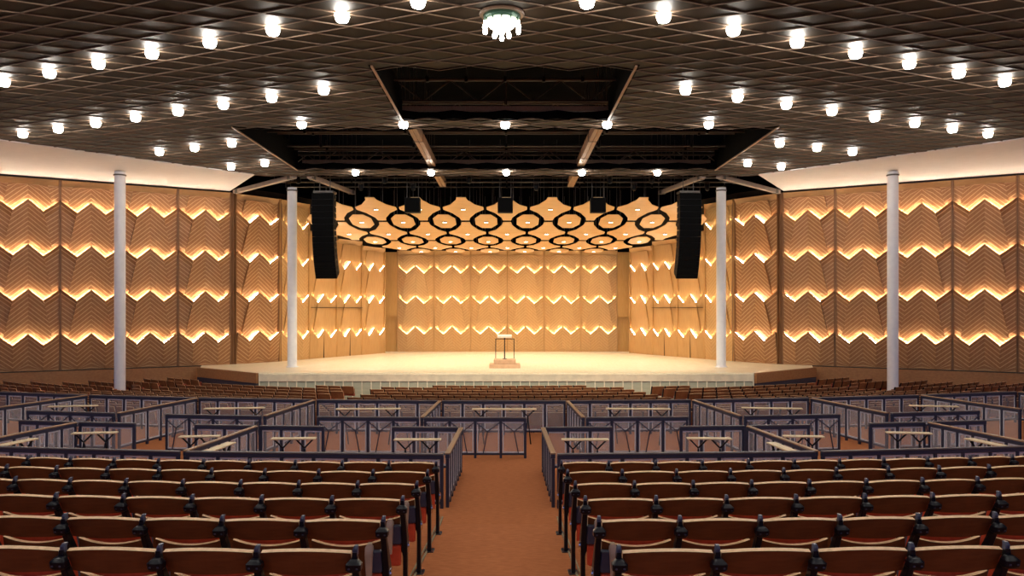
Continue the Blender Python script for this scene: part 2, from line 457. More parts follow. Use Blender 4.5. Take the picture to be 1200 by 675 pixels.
for s in (-1, 1):
    nm = 'left' if s < 0 else 'right'
    L0 = (e[0]-ux*2.278*6, e[1]-uy*2.278*6)
    pts2 = [L0, e, (-12.50,37.22), (-11.04,39.18), (-7.15,47.0)]
    if s > 0: pts2 = [(-x, y) for x, y in pts2]
    def seg(a, b): return (pts2[a], pts2[b]) if s < 0 else (pts2[b], pts2[a])
    lab = lambda i, n=nm, s=s: f"tall walnut chevron panel with lit zigzags, {ORD[(5-i) if s<0 else i]} from the stage, {n} audience wall"
    run(*seg(0,1), 6, False, lab, f'lit chevron panels of the {nm} audience wall')
    run(*seg(2,3), 1, False, lambda i, n=nm: f"narrow angled chevron panel behind the front column at {n} edge of the stage", f'lit chevron panels at the {nm} stage corner')
    lab2 = lambda i, n=nm, s=s: f"honey oak panel with glowing zigzags, {ORD[(3-i) if s<0 else i]} from the back, {n} stage side wall"
    run(*seg(3,4), 4, True, lab2, f'oak panels of the {nm} stage side wall', door_i=((1,2) if s<0 else (1,2)), smooth_i=((1,2,3) if s<0 else (0,1,2)), tops=((7.85,6.52,6.30,6.08) if s<0 else (6.08,6.30,6.52,7.85)))
    # shell wall behind the panels
    mb = MB()
    for (a, b) in ((0,1),(2,3),(3,4)):
        A, B = Vector(pts2[a]), Vector(pts2[b]); d = (B-A).normalized(); nrm = Vector((-d.y, d.x))*(1 if s<0 else -1)
        A2, B2 = A+nrm*.16, B+nrm*.16
        mb.bar((A2.x,A2.y,3.2),(B2.x,B2.y,3.2), .08, 10.2, 'dark_gap')
    for (qx, qy) in ((pts2[1][0]+s*.0, pts2[1][1]+.06), (pts2[3][0], pts2[3][1]+.04)): mb.box(qx-.13,qx+.13,qy-.05,qy+.30,-1.5,8.0,'wood_edge')
    struct(f'wall_{nm}', mb, f'dark structural wall behind the {nm} chevron panels', 'wall')
    # apron under the audience wall
    mb = MB()
    A, B = Vector(pts2[0]), Vector(pts2[1]); d = (B-A).normalized(); nrm = Vector((-d.y, d.x))*(-1 if s<0 else 1)
    A2, B2 = A+nrm*.32, B+nrm*.32
    mb.bar((A2.x,A2.y,-.50),(B2.x,B2.y,-.50), .06, 1.24, 'base_wood')
    A3, B3 = A+nrm*.16, B+nrm*.16
    mb.bar((A3.x,A3.y,.125),(B3.x,B3.y,.125), .36, .03, 'dark_gap')
    struct(f'baseboard_{nm}', mb, f'wooden apron below the {nm} audience wall panels', 'baseboard')
run((-6.6,48.6),(6.6,48.6),6,True, lambda i: f"oak chevron panel with lit zigzags, {ORD[i]} from the left, rear wall of the stage", 'oak panels of the rear stage wall', top=6.05)
mb = MB(); mb.box(-14,14,50.2,50.4,-2,14,'loft')
for sx in (-1,1):
    a, b = sorted((sx*6.55, sx*7.6))
    mb.box(a,b,48.55,48.65,2.25,6.1,'recess'); mb.box(a,b,48.75,48.85,.1,2.3,'recess')
mb.box(-6.6,6.6,48.72,48.8,.1,6,'dark_gap')
struct('wall_back', mb, 'rear wall of the stage house with recessed wooden ends beside the back panels', 'wall')

# ------------------------------------------------------------------ stage
mb = MB()
FRONT = 31.95
outline = [(-9.75,FRONT),(9.75,FRONT),(13.3,35.2),(13.9,37.0),(11.4,40),(7.9,49.8),(-7.9,49.8),(-11.4,40),(-13.9,37.0),(-13.3,35.2)]
mb.loft([[(x,y,STAGE_Z-.10) for x,y in outline],[(x,y,STAGE_Z) for x,y in outline]], 'stage_floor')
ins = [(x*.995, y+.06) for x,y in outline]
mb.loft([[(x,y,-1.6) for x,y in ins],[(x,y,STAGE_Z-.10) for x,y in ins]], 'base_wood')
struct('floor_stage', mb, 'pale maple stage floor with a wooden skirt', 'stage floor')
t = thing('stage_fascia', 'pale green glazed front of the stage with slim cream posts', 'stage front', (0,FRONT,-1.06))
mb = MB(); mb.box(-9.72,9.72,-.09,.0,.88,1.16,'fascia_band'); obj('top_band', mb, t)
npan = 53; w = 19.44/npan
mbg = MB(); mbg.box(.012,w-.012,-.05,-.02,.0,.88,'fascia_glass',.004); meg = mbg.mesh('glass_panel')
mbg = MB(); mbg.box(-.02,.02,-.085,-.02,.0,1.13,'fascia_post',.004); mep = mbg.mesh('fascia_post')
for i in range(npan): obj('glass_panel', meg, t, (-9.72+i*w,0,0))
for i in range(npan+1): obj('fascia_post', mep, t, (-9.72+i*w,0,0))
for s, nm in ((-1,'left'),(1,'right')):
    mb = MB()
    mb.bar((s*9.80,FRONT-.06,-.06),(s*13.35,35.05,-.06),.10,.40,'base_wood'); mb.bar((s*9.80,FRONT-.03,-.9),(s*13.35,35.08,-.9),.10,1.26,'base_blue')
    struct('baseboard_stage_'+nm, mb, f'wooden fascia with slate base at the {nm} wing of the stage', 'baseboard')

# ------------------------------------------------------------------ ceiling of walnut diamonds
UI, UJ, Y0 = .735, .3525, 13.41
def keep(i, j, cx):          # diamond centre (i,j); cx: which half
    if j > 54 or j < -50 or abs(i) > 34: return False
    x = cx*UI; y = Y0+j*UJ
    if abs(x) > 16.07-(y-25.76)*.92 + .55: return False
    if 14 <= j <= 27 and abs(cx) < 4: return False
    if 31 <= j <= 50 and abs(cx) < 11: return False
    return True
tri = []; edges = {}
for i in range(-34, 35):
    for j in range(-50, 55):
        if (i+j) % 2 == 0: continue
        for h in (-1, 1):
            if not keep(i, j, i+h*.4): continue
            tri.append((i,j,h))
            for e2 in (((i,j-1),(i+h,j)), ((i,j+1),(i+h,j))): edges[tuple(sorted(e2))] = 1
mb = MB()
X = lambda p: (p[0]*UI, Y0+p[1]*UJ)
for i, j, h in tri:
    a, b, c = X((i,j-1)), X((i+h,j)), X((i,j+1))
    q = [a,b,c] if h < 0 else [c,b,a]
    mb.add([(x,y,CEIL_Z) for x,y in q]+[(x,y,CEIL_Z+.04) for x,y in q], [(0,1,2),(5,4,3)], 'ceil')
struct('ceiling', mb, 'dark walnut ceiling of diamond panels', 'ceiling')
mb = MB()
for (p, q) in edges:
    a, b = X(p), X(q)
    mb.bar((a[0],a[1],CEIL_Z-.012),(b[0],b[1],CEIL_Z-.012),.027,.022,'batten')
struct('ceiling_trim', mb, 'slim lighter battens in a diamond grid over the walnut ceiling', 'ceiling trim')
# upstands round the openings
mb = MB()
def upstand(x0,y0,x1,y1,m='dark_gap',h=.5): mb.bar((x0,y0,CEIL_Z+h/2-.02),(x1,y1,CEIL_Z+h/2-.02),.05,h,m)
for s in (-1,1):
    mb.bar((s*4*UI,Y0+13*UJ,CEIL_Z-.02),(s*4*UI,Y0+28*UJ,CEIL_Z-.015),.05,.04,'beam'); mb.bar((s*11*UI,Y0+30*UJ,CEIL_Z-.02),(s*11*UI,Y0+51*UJ,CEIL_Z-.015),.05,.04,'beam')
    upstand(s*4.06*UI,Y0+13*UJ,s*4.06*UI,Y0+28*UJ,'loft',.9); upstand(s*11*UI,Y0+30*UJ,s*11*UI,Y0+51*UJ,'loft',.9)
def zigz(j, i0, i1, par):
    for i in range(i0, i1):
        a = (i, j if (i+par) % 2 == 0 else j+1); b = (i+1, j if (i+1+par) % 2 == 0 else j+1)
        p, q = X(a), X(b)
        mb.bar((p[0],p[1],CEIL_Z+.10),(q[0],q[1],CEIL_Z+.10),.03,.24,'loft')
zigz(13,-4,4,1); zigz(27,-4,4,0); zigz(30,-11,11,1); zigz(50,-11,11,1); zigz(54,-11,11,1)
mb.box(-3,3,23.35,23.43,CEIL_Z+.29,CEIL_Z+.44,'beam'); mb.box(-8,8,31.75,31.83,CEIL_Z+.30,CEIL_Z+.46,'beam')
struct('ceiling_opening_trim', mb, 'dark upstands and timber headers round the two ceiling openings', 'ceiling trim')
# white soffits along both sides
for s, nm in ((-1,'left'),(1,'right')):
    mb = MB()
    pl = [(-23.5,17.7),(-10.05,32.36),(-12.62,36.95),(-27.5,27.9)]
    z = [CEIL_Z-.03, CEIL_Z-.03, CEIL_Z+.0, CEIL_Z+.0]
    q = [(s*-x, y, zz) for (x,y), zz in zip(pl, z)]
    if s > 0: q = [( -x, y, zz) for (x,y), zz in zip(pl, z)][::-1]
    else: q = [(x, y, zz) for (x,y), zz in zip(pl, z)]
    mb.loft([q, [(x,y,zz+.08) for x,y,zz in q]], 'white')
    struct('ceiling_soffit_'+nm, mb, f'smooth white soffit between dark ceiling and {nm} wall', 'soffit')
# loft above
mb = MB()
zt = CEIL_Z+4.2
mb.box(-13.5,13.5,16.8,50.3,zt,zt+.1,'loft')
mb.box(-13.5,13.5,16.7,16.8,CEIL_Z+.06,zt,'loft')
for s in (-1,1): mb.box(*sorted((s*13.4,s*13.5)),16.8,50.3,CEIL_Z+.06,zt,'loft')
struct('ceiling_loft', mb, 'black technical loft above the ceiling openings', 'loft')

# ------------------------------------------------------------------ roof beams, struts, rigging
def beam(x, lab):
    t = thing('roof_beam', lab, 'beam', (x,0,0))
    for dx in (-.072,.072):
        mb = MB(); mb.box(dx-.066,dx+.066,24.45,36.4,CEIL_Z+.10,CEIL_Z+.42,'beam',.006); obj('timber', mb, t)
    mb = MB()
    for y in (26.6,29.6,33.4): mb.box(-.15,.15,y,y+.03,CEIL_Z+.085,CEIL_Z+.44,'rig')
    obj('steel_strap', mb, t)
beam(-2.86, 'left twin timber roof beam crossing the dark ceiling opening')
beam(2.86, 'right twin timber roof beam crossing the dark ceiling opening')
def strut(name, a, b, lab, grp):
    mb = MB(); mb.bar(a, b, .20, .16, 'strut'); a, b = Vector(a), Vector(b)
    for q in (a.lerp(b,.06), a.lerp(b,.94)): mb.bar(q-(b-a).normalized()*.09, q+(b-a).normalized()*.09, .24, .20, 'rig')
    tag(obj(name, mb), lab, 'strut', grp)
for s, nm in ((-1,'left'),(1,'right')):
    strut('roof_strut', (s*8.6,32.9,CEIL_Z+.0), (s*12.2,36.4,CEIL_Z-.12), f'grey timber strut rising from the {nm} wall top to the ceiling edge', 'diagonal roof struts')
    strut('roof_strut', (s*8.0,32.9,CEIL_Z+.0), (s*7.1,37.5,CEIL_Z+.0), f'grey timber strut running in over the stage beside the {nm} front column', 'diagonal roof struts')
k = 0
pipes = [(19.4,.9),(20.6,1.0),(21.6,.7),(25.4,.55),(26.4,1.3),(27.4,.6),(28.6,.8),(29.8,.6),(30.8,.7),(33.7,.25),(34.6,.35),(35.6,.2),(36.6,.55),(38.0,.35)]
for y, dz in pipes:
    half = 3.1 if y < 23 else 10.2
    mb = MB(); mb.tube((-half,y,CEIL_Z+dz),(half,y,CEIL_Z+dz),.035,'rig')
    t = thing('rigging_pipe', f'thin grey rigging pipe over the {"hall" if y<32 else "stage front"}, {ORD[k]} from the audience end', 'rigging pipe', group='rigging pipes in the loft')
    obj('pipe', mb, t)
    mb = MB(); mb.tube((0,y,CEIL_Z+dz),(0,y,zt),.010,'rig',6); mb.box(-.04,.04,y-.05,y+.05,CEIL_Z+dz-.06,CEIL_Z+dz+.08,'black'); mh = mb.mesh('hanger')
    for q in (-3,-2,-1,0,1,2,3): obj('hanger', mh, t, (q*half/3,0,0))
    k += 1
k = 0
for y, z in ((19.9,1.7),(22.4,1.5),(26.9,1.5),(30.3,1.6),(35.0,.75),(37.2,1.0)):
    half = 3.2 if y < 23 else 11
    mb = MB(); mb2 = MB()
    for dz in (0,.7): mb.bar((-half,y,CEIL_Z+z+dz),(half,y,CEIL_Z+z+dz),.07,.07,'rig')
    n = int(half*2/.9)
    for i in range(n):
        x0 = -half+2*half*i/n; x1 = -half+2*half*(i+1)/n
        mb2.bar((x0,y,CEIL_Z+z+(.0 if i%2 else .7)),(x1,y,CEIL_Z+z+(.7 if i%2 else 0)),.04,.04,'rig')
    t = thing('roof_truss', f'dark lattice roof truss in the loft, {ORD[k]} from the audience end', 'truss', group='lattice trusses in the loft')
    obj('chord', mb, t); obj('web', mb2, t); k += 1
# small fixtures on the pipes over the stage front
k = 0
for x in (-9.6,-8.9,-6.4,-5.2,-4.1,-1.6,1.3,4.4,5.6,6.2,8.8,9.7):
    y, dz = (34.6,.35) if k % 2 else (35.6,.2)
    t = thing('stage_spotlight', f"small black spotlight clamped to the stage-front pipes, {ORD[k]} from the left", 'spotlight', (x,y,CEIL_Z+dz-.045), 0, 'spotlights over the stage front')
    mb = MB(); mb.lathe([(.05,-.34),(.10,-.30),(.10,-.12),(.06,-.06)], 'black', 10); obj('body', mb, t)
    mb = MB(); mb.bar((-.11,0,-.2),(-.11,0,0),.02,.05,'rig'); mb.bar((.11,0,-.2),(.11,0,0),.02,.05,'rig'); mb.bar((-.11,0,-.035),(.11,0,-.035),.05,.02,'rig'); obj('yoke', mb, t)
    k += 1

# ------------------------------------------------------------------ lamps
mbl = MB(); mbl.lathe([(.07,.0),(.075,-.012),(.06,-.02)], 'white', 14); me_col = mbl.mesh('collar', True)
mbl = MB(); mbl.lathe([(.10,-.012),(.130,-.04),(.133,-.075),(.110,-.148),(.092,-.168),(.05,-.178)], 'lamp', 18); me_globe = mbl.mesh('globe', True)
def lamp(x, y, label, group):
    t = thing('ceiling_lamp', label, 'ceiling lamp', (x,y,CEIL_Z), 0, group)
    obj('collar', me_col, t); obj('globe', me_globe, t)
U2 = 2*UI
for s, nm in ((-1,'left'),(1,'right')):
    for k in range(1,9): lamp(s*k*U2, Y0+2*k*UJ, f"white glass ceiling lamp, {ORD[k-1]} out from the chandelier, nearest {nm} diagonal row", f'lamps of the nearest {nm} diagonal row')
    for k in range(3,11): lamp(s*k*U2, Y0+(12+2*k)*UJ, f"white glass ceiling lamp, {ORD[k-3]} out from the near ceiling opening, second {nm} diagonal row", f'lamps of the second {nm} diagonal row')
    for k, w in ((6,'nearest the wide ceiling opening'),(7,'middle one'),(8,'nearest the white soffit')):
        lamp(s*k*U2, Y0+(24+2*k)*UJ, f"white glass ceiling lamp, {w}, short third {nm} diagonal row", f'lamps of the third {nm} diagonal row')
    for k, w in ((6,'beside the ceiling opening'),(7,'above the end of the white soffit')):
        lamp(s*k*U2, Y0+(34+2*k)*UJ, f"white glass ceiling lamp {w}, farthest {nm} pair", f'farthest {nm} pair of lamps')
for q, w in ((-4,'far left'),(-2,'left of centre'),(0,'middle'),(2,'right of centre'),(4,'far right')):
    lamp(q*U2, Y0+28.4*UJ, f"white glass ceiling lamp, {w} on the strip between the two ceiling openings", 'lamps between the ceiling openings')
    lamp(q*U2, Y0+51.6*UJ, f"white glass ceiling lamp, {w} on the ceiling strip nearest the stage", 'lamps on the strip nearest the stage')
t = thing('chandelier', 'round green-rimmed chandelier with glowing bowl and hanging bulbs', 'chandelier', (-.02,Y0+4*UJ,CEIL_Z))
mb = MB(); mb.lathe([(.40,.0),(.415,-.03),(.40,-.055),(.34,-.06),(.335,-.02)], 'rim_brown', 32); obj('rim', mb, t)
mb = MB(); mb.lathe([(.33,-.02),(.34,-.10),(.325,-.15),(.30,-.155)], 'green', 32); 
for i in range(12):
    a = 2*PI*i/12; mb.box(.318*math.cos(a)-.014,.318*math.cos(a)+.014,.318*math.sin(a)-.014,.318*math.sin(a)+.014,-.21,-.14,'green')
obj('band', mb, t)
mb = MB(); mb.lathe([(.295,-.12),(.285,-.18),(.22,-.27),(.12,-.33),(.04,-.345)], 'bowl', 28); obj('bowl', mb.mesh('bowl', True), t)
mb = MB(); mb.lathe([(.05,-.335),(.06,-.36),(.03,-.39),(.012,-.42)], 'green', 14); obj('finial', mb.mesh('finial', True), t)
mbb = MB(); mbb.lathe([(.018,.05),(.02,.0),(.04,-.045),(.045,-.075),(.028,-.112),(.006,-.12)], 'bulb', 12); meb = mbb.mesh('bulb', True)
for i in range(8):
    a = 2*PI*(i+.5)/8; obj('bulb', meb, t, (.33*math.cos(a),.33*math.sin(a),-.24))
for i in range(4):
    a = 2*PI*i/4+PI/4*0; obj('bulb', meb, t, (.13*math.cos(a),.13*math.sin(a),-.36))

# unseen continuation of the lamp rows above the frame, added to light near seats
mbx = MB()
for j, kmax in ((-12,6),(-24,6),(-36,5)):
    for k in range(-kmax, kmax+1):
        c = (k*U2, Y0+(j+2*abs(k))*UJ, CEIL_Z)
        mbx.lathe([(.07,.0),(.075,-.012),(.06,-.02)], 'white', 14, c)
        mbx.lathe([(.10,-.012),(.130,-.04),(.133,-.075),(.110,-.148),(.092,-.168),(.05,-.178)], 'lamp', 14, c)
tag(obj('unseen_ceiling_lamp_rows', mbx.mesh('unseen_ceiling_lamp_rows', True)), 'unseen further rows of white glass ceiling lamps, added to light the nearest seats', 'ceiling lamps', kind='stuff')
# ------------------------------------------------------------------ columns
def column(x, y, z0, z1, lab):
    t = thing('support_column', lab, 'column', (x,y,z0))
    h = z1-z0
    mb = MB(); mb.lathe([(.205,0),(.205,h)], 'column', 28); obj('shaft', mb.mesh('shaft', True), t)
    mb = MB(); mb.lathe([(.26,0),(.26,.03),(.22,.05)], 'column', 28); obj('base_ring', mb.mesh('base_ring', True), t)
    mb = MB(); mb.lathe([(.215,h-.16),(.235,h-.15),(.235,h-.11),(.215,h-.10)], 'rig', 28); obj('collar', mb.mesh('collar', True), t)
for s, nm in ((-1,'left'),(1,'right')):
    xc, yc = s*15.05, 31.57
    column(xc, yc, floor_z(rho_of(xc,yc)), CEIL_Z-.05, f'tall white round column rising among the far seats, {nm} side')
    column(s*9.34, 35.3, STAGE_Z, CEIL_Z-.10, f'tall white round column standing on the {nm} front edge of the stage')

# ------------------------------------------------------------------ line arrays and hung speakers
def line_array(s, nm):
    t = thing('line_array_speaker', f'tall black hanging line-array loudspeaker beside the {nm} stage column', 'loudspeaker', (s*7.62,33.6,0), s*math.radians(4))
    ang = 0.0; y = 0.0; z = 7.48; n = 14
    for i in range(n):
        ang = math.radians(-1 + (max(0,i-2)**1.3)*1.15)
        h = .258
        mb = MB(); w, d = .46, .62
        mb.hexa([(-w,-.02,-h),(w,-.02,-h),(w*.86,d,-h*.92),(-w*.86,d,-h*.92),(-w,-.02,-.006),(w,-.02,-.006),(w*.86,d,-.03),(-w*.86,d,-.03)], 'speaker')
        mb.box(-w+.02,w-.02,-.035,-.02,-h+.012,-.02,'grille')
        for sx in (-1,1): mb.bar((sx*w*.93,.30,-h*.8),(sx*w*.93,.30,-h*.2),.05,.10,'black')
        c = obj('cabinet', mb, t, (0,y,z)); c.rotation_euler = (ang,0,0)
        y += -math.sin(-ang)*h*1.0; z -= math.cos(ang)*h
    mb = MB(); mb.box(-.42,.42,.05,.6,7.50,7.58,'rig'); 
    for sx in (-.22,.22): mb.tube((sx,.32,7.55),(sx,.32,11),.018,'rig',6)
    obj('fly_frame', mb, t)
line_array(-1,'left'); line_array(1,'right')
for x, nm in ((-4.08,'left'),(-.06,'middle'),(3.96,'right')):
    t = thing('hung_loudspeaker', f'{nm} one of three small square black loudspeakers hung before the canopy', 'loudspeaker', (x,35.0,7.40), 0, 'small loudspeakers hung before the canopy')
    mb = MB(); mb.box(-.33,.33,-.02,.42,-.56,.08,'speaker',.02); obj('cabinet', mb, t)
    mb = MB(); mb.box(-.30,.30,-.032,-.02,-.53,.05,'grille'); obj('grille', mb, t)
    mb = MB(); mb.tube((-.25,.2,.05),(-.25,.2,1.2),.015,'rig',6); mb.tube((.25,.2,.05),(.25,.2,1.2),.015,'rig',6); obj('hanger', mb, t)

# ------------------------------------------------------------------ canopy of oak reflectors
PROF = [(35.0,4.93),(36.2,4.80),(37.2,4.64),(39.1,4.26),(41.0,3.88),(43.0,3.66),(45.0,3.49),(47.1,3.42),(49.0,3.40)]
def prof(y):
    if y <= PROF[0][0]: return CZ+PROF[0][1]
    for (a, b), (c, d) in zip(PROF, PROF[1:]):
        if y <= c: return CZ+b+(d-b)*(y-a)/(c-a)
    return CZ+PROF[-1][1]
def clipx(poly, lim):     # keep |x| below the side-wall line
    for s in (-1, 1):
        out = []
        for i in range(len(poly)):
            a, b = poly[i], poly[(i+1) % len(poly)]
            fa, fb = s*a[0]-lim(a[1]), s*b[0]-lim(b[1])
            if fa <= 0: out.append(a)
            if (fa <= 0) != (fb <= 0):
                t = fa/(fa-fb); out.append((a[0]+(b[0]-a[0])*t, a[1]+(b[1]-a[1])*t))
        poly = out
        if len(poly) < 3: return []
    return poly
lim = lambda y: 11.04-(y-39.18)*(3.89/7.82)-.34
OCT = [(-.24,-1.02),(.24,-1.02),(.53,-.46),(.53,.46),(.24,1.02),(-.24,1.02),(-.53,.46),(-.53,-.46)]
STAR = [(-.20,-1.78),(.20,-1.78),(.25,-1.35),(.55,-.62),(.93,-.18),(.93,.18),(.55,.62),(.25,1.35),(.20,1.78),(-.20,1.78),(-.25,1.35),(-.55,.62),(-.93,.18),(-.93,-.18),(-.55,-.62),(-.25,-1.35)]
def reflector(cx, cy, shape, label, group):
    poly = clipx([(cx+x, min(cy+y,48.15)) for x, y in shape], lim)
    if not poly: return None
    # densify
    dp = []
    for i in range(len(poly)):
        a, b = poly[i], poly[(i+1) % len(poly)]
        n = max(1, int(math.hypot(b[0]-a[0], b[1]-a[1])/.35))
        for k in range(n): dp.append((a[0]+(b[0]-a[0])*k/n, a[1]+(b[1]-a[1])*k/n))
    full = len(poly) == len(shape) and all(abs(p[0]-cx-q[0]) < 1e-6 for p, q in zip(poly, shape))
    ccx = cx if full else sum(p[0] for p in dp)/len(dp); ccy = min(cy, 48.2)
    zc = prof(ccy)
    t = thing('canopy_reflector', label, 'ceiling reflector', (ccx,ccy,zc), 0, group)
    mb = MB(); N = len(dp); th = .025
    rel = [(x-ccx, y-ccy, prof(y)-zc + .05*min(1,math.hypot(x-ccx,(y-ccy)*.6))) for x, y in dp]
    half = [(x*.5, y*.5, prof(ccy+y*.5)-zc+.02) for x, y, z in rel]
    for dz, fl in ((0,False),(th,True)):
        vs = [(0,0,dz)]+[(x,y,z+dz) for x,y,z in half]+[(x,y,z+dz) for x,y,z in rel]
        fs = []
        for i in range(N):
            j = (i+1) % N
            fs += [(0,1+j,1+i),(1+i,1+j,1+N+j,1+N+i)]
        mb.add(vs, [f[::-1] for f in fs] if fl else fs, 'canopy')
    mb.add([(x,y,z) for x,y,z in rel]+[(x,y,z+th) for x,y,z in rel], [(i,(i+1)%N,N+(i+1)%N,N+i) for i in range(N)], 'canopy')
    obj('veneer_panel', mb, t)
    mb = MB(); mb.lathe([(.115,.03),(.115,-.012),(.10,-.014)], 'rig', 16); d = obj('downlight', mb, t)
    mb = MB(); mb.lathe([(.09,.0),(.09,-.020)], 'down', 16); obj('lens', mb, d)
    mb = MB()
    for sx in (-.3,.3): mb.tube((sx,0,.05),(sx,0,3.2),.012,'rig',6)
    obj('hanger', mb, t)
    return (ccx, ccy, zc)
spots = []
for r, (cy, xs, shp) in enumerate(((37.2,(-8,-6,-4,-2,0,2,4,6,8),STAR),(39.1,(-9,-7,-5,-3,-1,1,3,5,7,9),OCT),(41.05,(-8,-6,-4,-2,0,2,4,6,8),STAR),
                                   (43.0,(-7,-5,-3,-1,1,3,5,7),OCT),(45.0,(-6,-4,-2,0,2,4,6),STAR),(47.0,(-5,-3,-1,1,3,5),OCT))):
    rn = ['front','second','third','fourth','fifth','rearmost'][r]
    for i, cx in enumerate(xs):
        kind = 'cross-shaped' if shp is STAR else 'octagonal'
        p = reflector(cx, cy, shp, f"{kind} honey wood reflector, {ORD[i]} from the left, {rn} row of the stage canopy", f"{kind} reflectors, {rn} canopy row")
        if p: spots.append(p)

# ------------------------------------------------------------------ conductor's podium and stand
t = thing('conductor_podium', 'two-step wooden podium with a thin dark rail at centre stage front', 'podium', (-.08,34.8,STAGE_Z))
mb = MB(); mb.box(-.66,.66,-.30,.72,0,.17,'podium',.01); obj('lower_step', mb, t)
mb = MB(); mb.box(-.47,.47,-.18,.72,.17,.36,'podium',.01); obj('upper_step', mb, t)
for x in (-.40,.40):
    mb = MB(); mb.box(x-.016,x+.016,.62,.652,.36,1.22,'iron',.003); obj('rail_post', mb, t)
mb = MB(); mb.box(-.416,.416,.616,.656,1.20,1.235,'iron',.004); obj('rail', mb, t)
t = thing('music_stand', 'dark music stand on the podium, its desk coloured pale as if lit', 'music stand', (-.09,35.08,STAGE_Z+.364))
mb = MB(); mb.lathe([(.11,.0),(.11,.012),(.025,.03),(.022,.86),(.03,.87)], 'iron', 12); obj('pole', mb, t)
mb = MB(); mb.hexa([(-.31,-.15,.93),(.31,-.15,.93),(.31,.10,1.03),(-.31,.10,1.03),(-.31,-.16,.955),(.31,-.16,.955),(.31,.09,1.055),(-.31,.09,1.055)], 'lit_desk')
mb.box(-.31,.31,-.17,-.15,.92,.99,'lit_desk'); obj('desk', mb, t)
mb = MB(); mb.bar((0,0,.86),(0,0,.985),.06,.04,'iron'); obj('bracket', mb, t)

# ------------------------------------------------------------------ box railings
RH = .722
def railing(p0, p1, label, group, cap='rail_cap_steel', ybrace=False, bay=.42):
    A, B = Vector((*p0,0)), Vector((*p1,0)); L = (B-A).length; rz = math.atan2(B.y-A.y, B.x-A.x)
    t = thing('box_railing', label, 'railing', (A.x,A.y,0), rz, group)
    n = max(1, round(L/bay)); w = L/n
    mb = MB(); mb.box(0,L,-.028,.028,RH-.075,RH-.022,'navy',.004); mb.box(-.0,L,-.036,.036,RH-.022,RH,cap,.006); obj('top_rail', mb, t)
    mb = MB(); mb.box(0,L,-.018,.018,.055,.09,'navy',.003); obj('bottom_rail', mb, t)
    mbp = MB(); mbp.box(-.022,.022,-.022,.022,0,RH-.076,'navy',.003); mep = mbp.mesh('post')
    mbs = MB(); x0, x1, z0, z1 = .028, w-.028, .095, RH-.082
    b = .020
    mbs.box(x0,x1,-.008,.008,z0,z0+b,'frame'); mbs.box(x0,x1,-.008,.008,z1-b,z1,'frame')
    mbs.box(x0,x0+b,-.008,.008,z0+b,z1-b,'frame'); mbs.box(x1-b,x1,-.008,.008,z0+b,z1-b,'frame')
    mbs.quad((x0+b,0,z0+b),(x1-b,0,z0+b),(x1-b,0,z1-b),(x0+b,0,z1-b),'screen')
    mes = mbs.mesh('screen_panel')
    for i in range(n+1):
        x = min(max(i*w,.022),L-.022); o = obj('post', mep, t, (x,0,0))
    for i in range(n):
        obj('screen_panel', mes, t, (i*w,0,0))
        if ybrace:
            m2 = MB(); s = 1 if i % 2 else -1; c = i*w+w/2; y = -.032
            m2.bar((i*w+.02,y,RH-.09),(c+s*.01,y,RH-.25),.016,.016,'navy'); m2.bar(((i+1)*w-.02,y,RH-.09),(c+s*.01,y,RH-.25),.016,.016,'navy')
            m2.bar((c+s*.01,y,RH-.25),(c+s*.085,y,.08),.016,.016,'navy'); obj('brace', m2, t)
D0, D1, D2, D3 = 10.65, 13.1, 14.28, 16.95
r0, r1, r2, r3 = CY-D0, CY-D1, CY-D2, CY-D3
A = lambda x, r: math.asin(x/r)
near_b = [A(.70,r0), A(4.25,r0), A(7.62,r0), A(11.1,r0)]
mid_b = [A(1.43,r2), A(4.28,r2), A(7.1,r2), A(9.95,r2), A(12.8,r2)]
BOXN = ['box nearest the aisle','second box out from the aisle','third box out from the aisle']
def P(rho, a, da=0): return pol(rho, a)
for s, nm in ((-1,'left'),(1,'right')):
    def rr(rho0, a0, rho1, a1, *args, **kw):
        p, q = pol(rho0, s*a0), pol(rho1, s*a1)
        if p[0] > q[0] + 1e-6: p, q = q, p
        railing(p, q, *args, **kw)
    g = .0011
    for i in range(3):
        a0, a1 = near_b[i], near_b[i+1]
        rr(D0, a0+g, D0, a1-g, f"dark screened railing behind the last seat row, {nm} {BOXN[i]}", f'near railings in front of the {nm} boxes')
        span = a1-a0
        rr(D1, a0+g, D1, a0+span*.335, f"short railing on the aisle side of the entrance, {nm} {BOXN[i]}", f'cross-aisle railings of the {nm} near boxes')
        rr(D1, a0+span*.665, D1, a1-g, f"short railing on the wall side of the entrance, {nm} {BOXN[i]}", f'cross-aisle railings of the {nm} near boxes')
    for i in range(4):
        lab = (f"side railing with brown cap lining the {nm} edge of the centre aisle" if i == 0 else
               f"brown-capped side railing between {ORD[i-1]} and {ORD[i]} near boxes, {nm} of the aisle" if i < 3 else f"outermost brown-capped side railing of the near boxes, {nm} of the aisle")
        rr(D0+.045, near_b[i], D1-.045, near_b[i], lab, f'side railings of the {nm} near boxes', cap='rail_cap', bay=.36)
    for i in range(5):
        rr(D2+.045, mid_b[i], D3-.045, mid_b[i], f"brown-capped side railing of the boxes beyond the cross aisle, {ORD[i]} {nm} of centre", f'side railings of the {nm} far boxes', cap='rail_cap', bay=.40)
    for i in range(4):
        a0, a1 = mid_b[i], mid_b[i+1]; span = a1-a0
        rr(D2, a0+g, D2, a0+span*.655, f"Y-braced railing along the cross aisle, {ORD[i]} {nm} of the centre box", f'Y-braced railings on the {nm} of the cross aisle', ybrace=True, bay=.46)
        rr(D3, a0+g, D3, a1-g, f"low far railing before the stage-side seats, {ORD[i]} {nm} of the centre box", f'farthest railings on the {nm}', bay=.45)
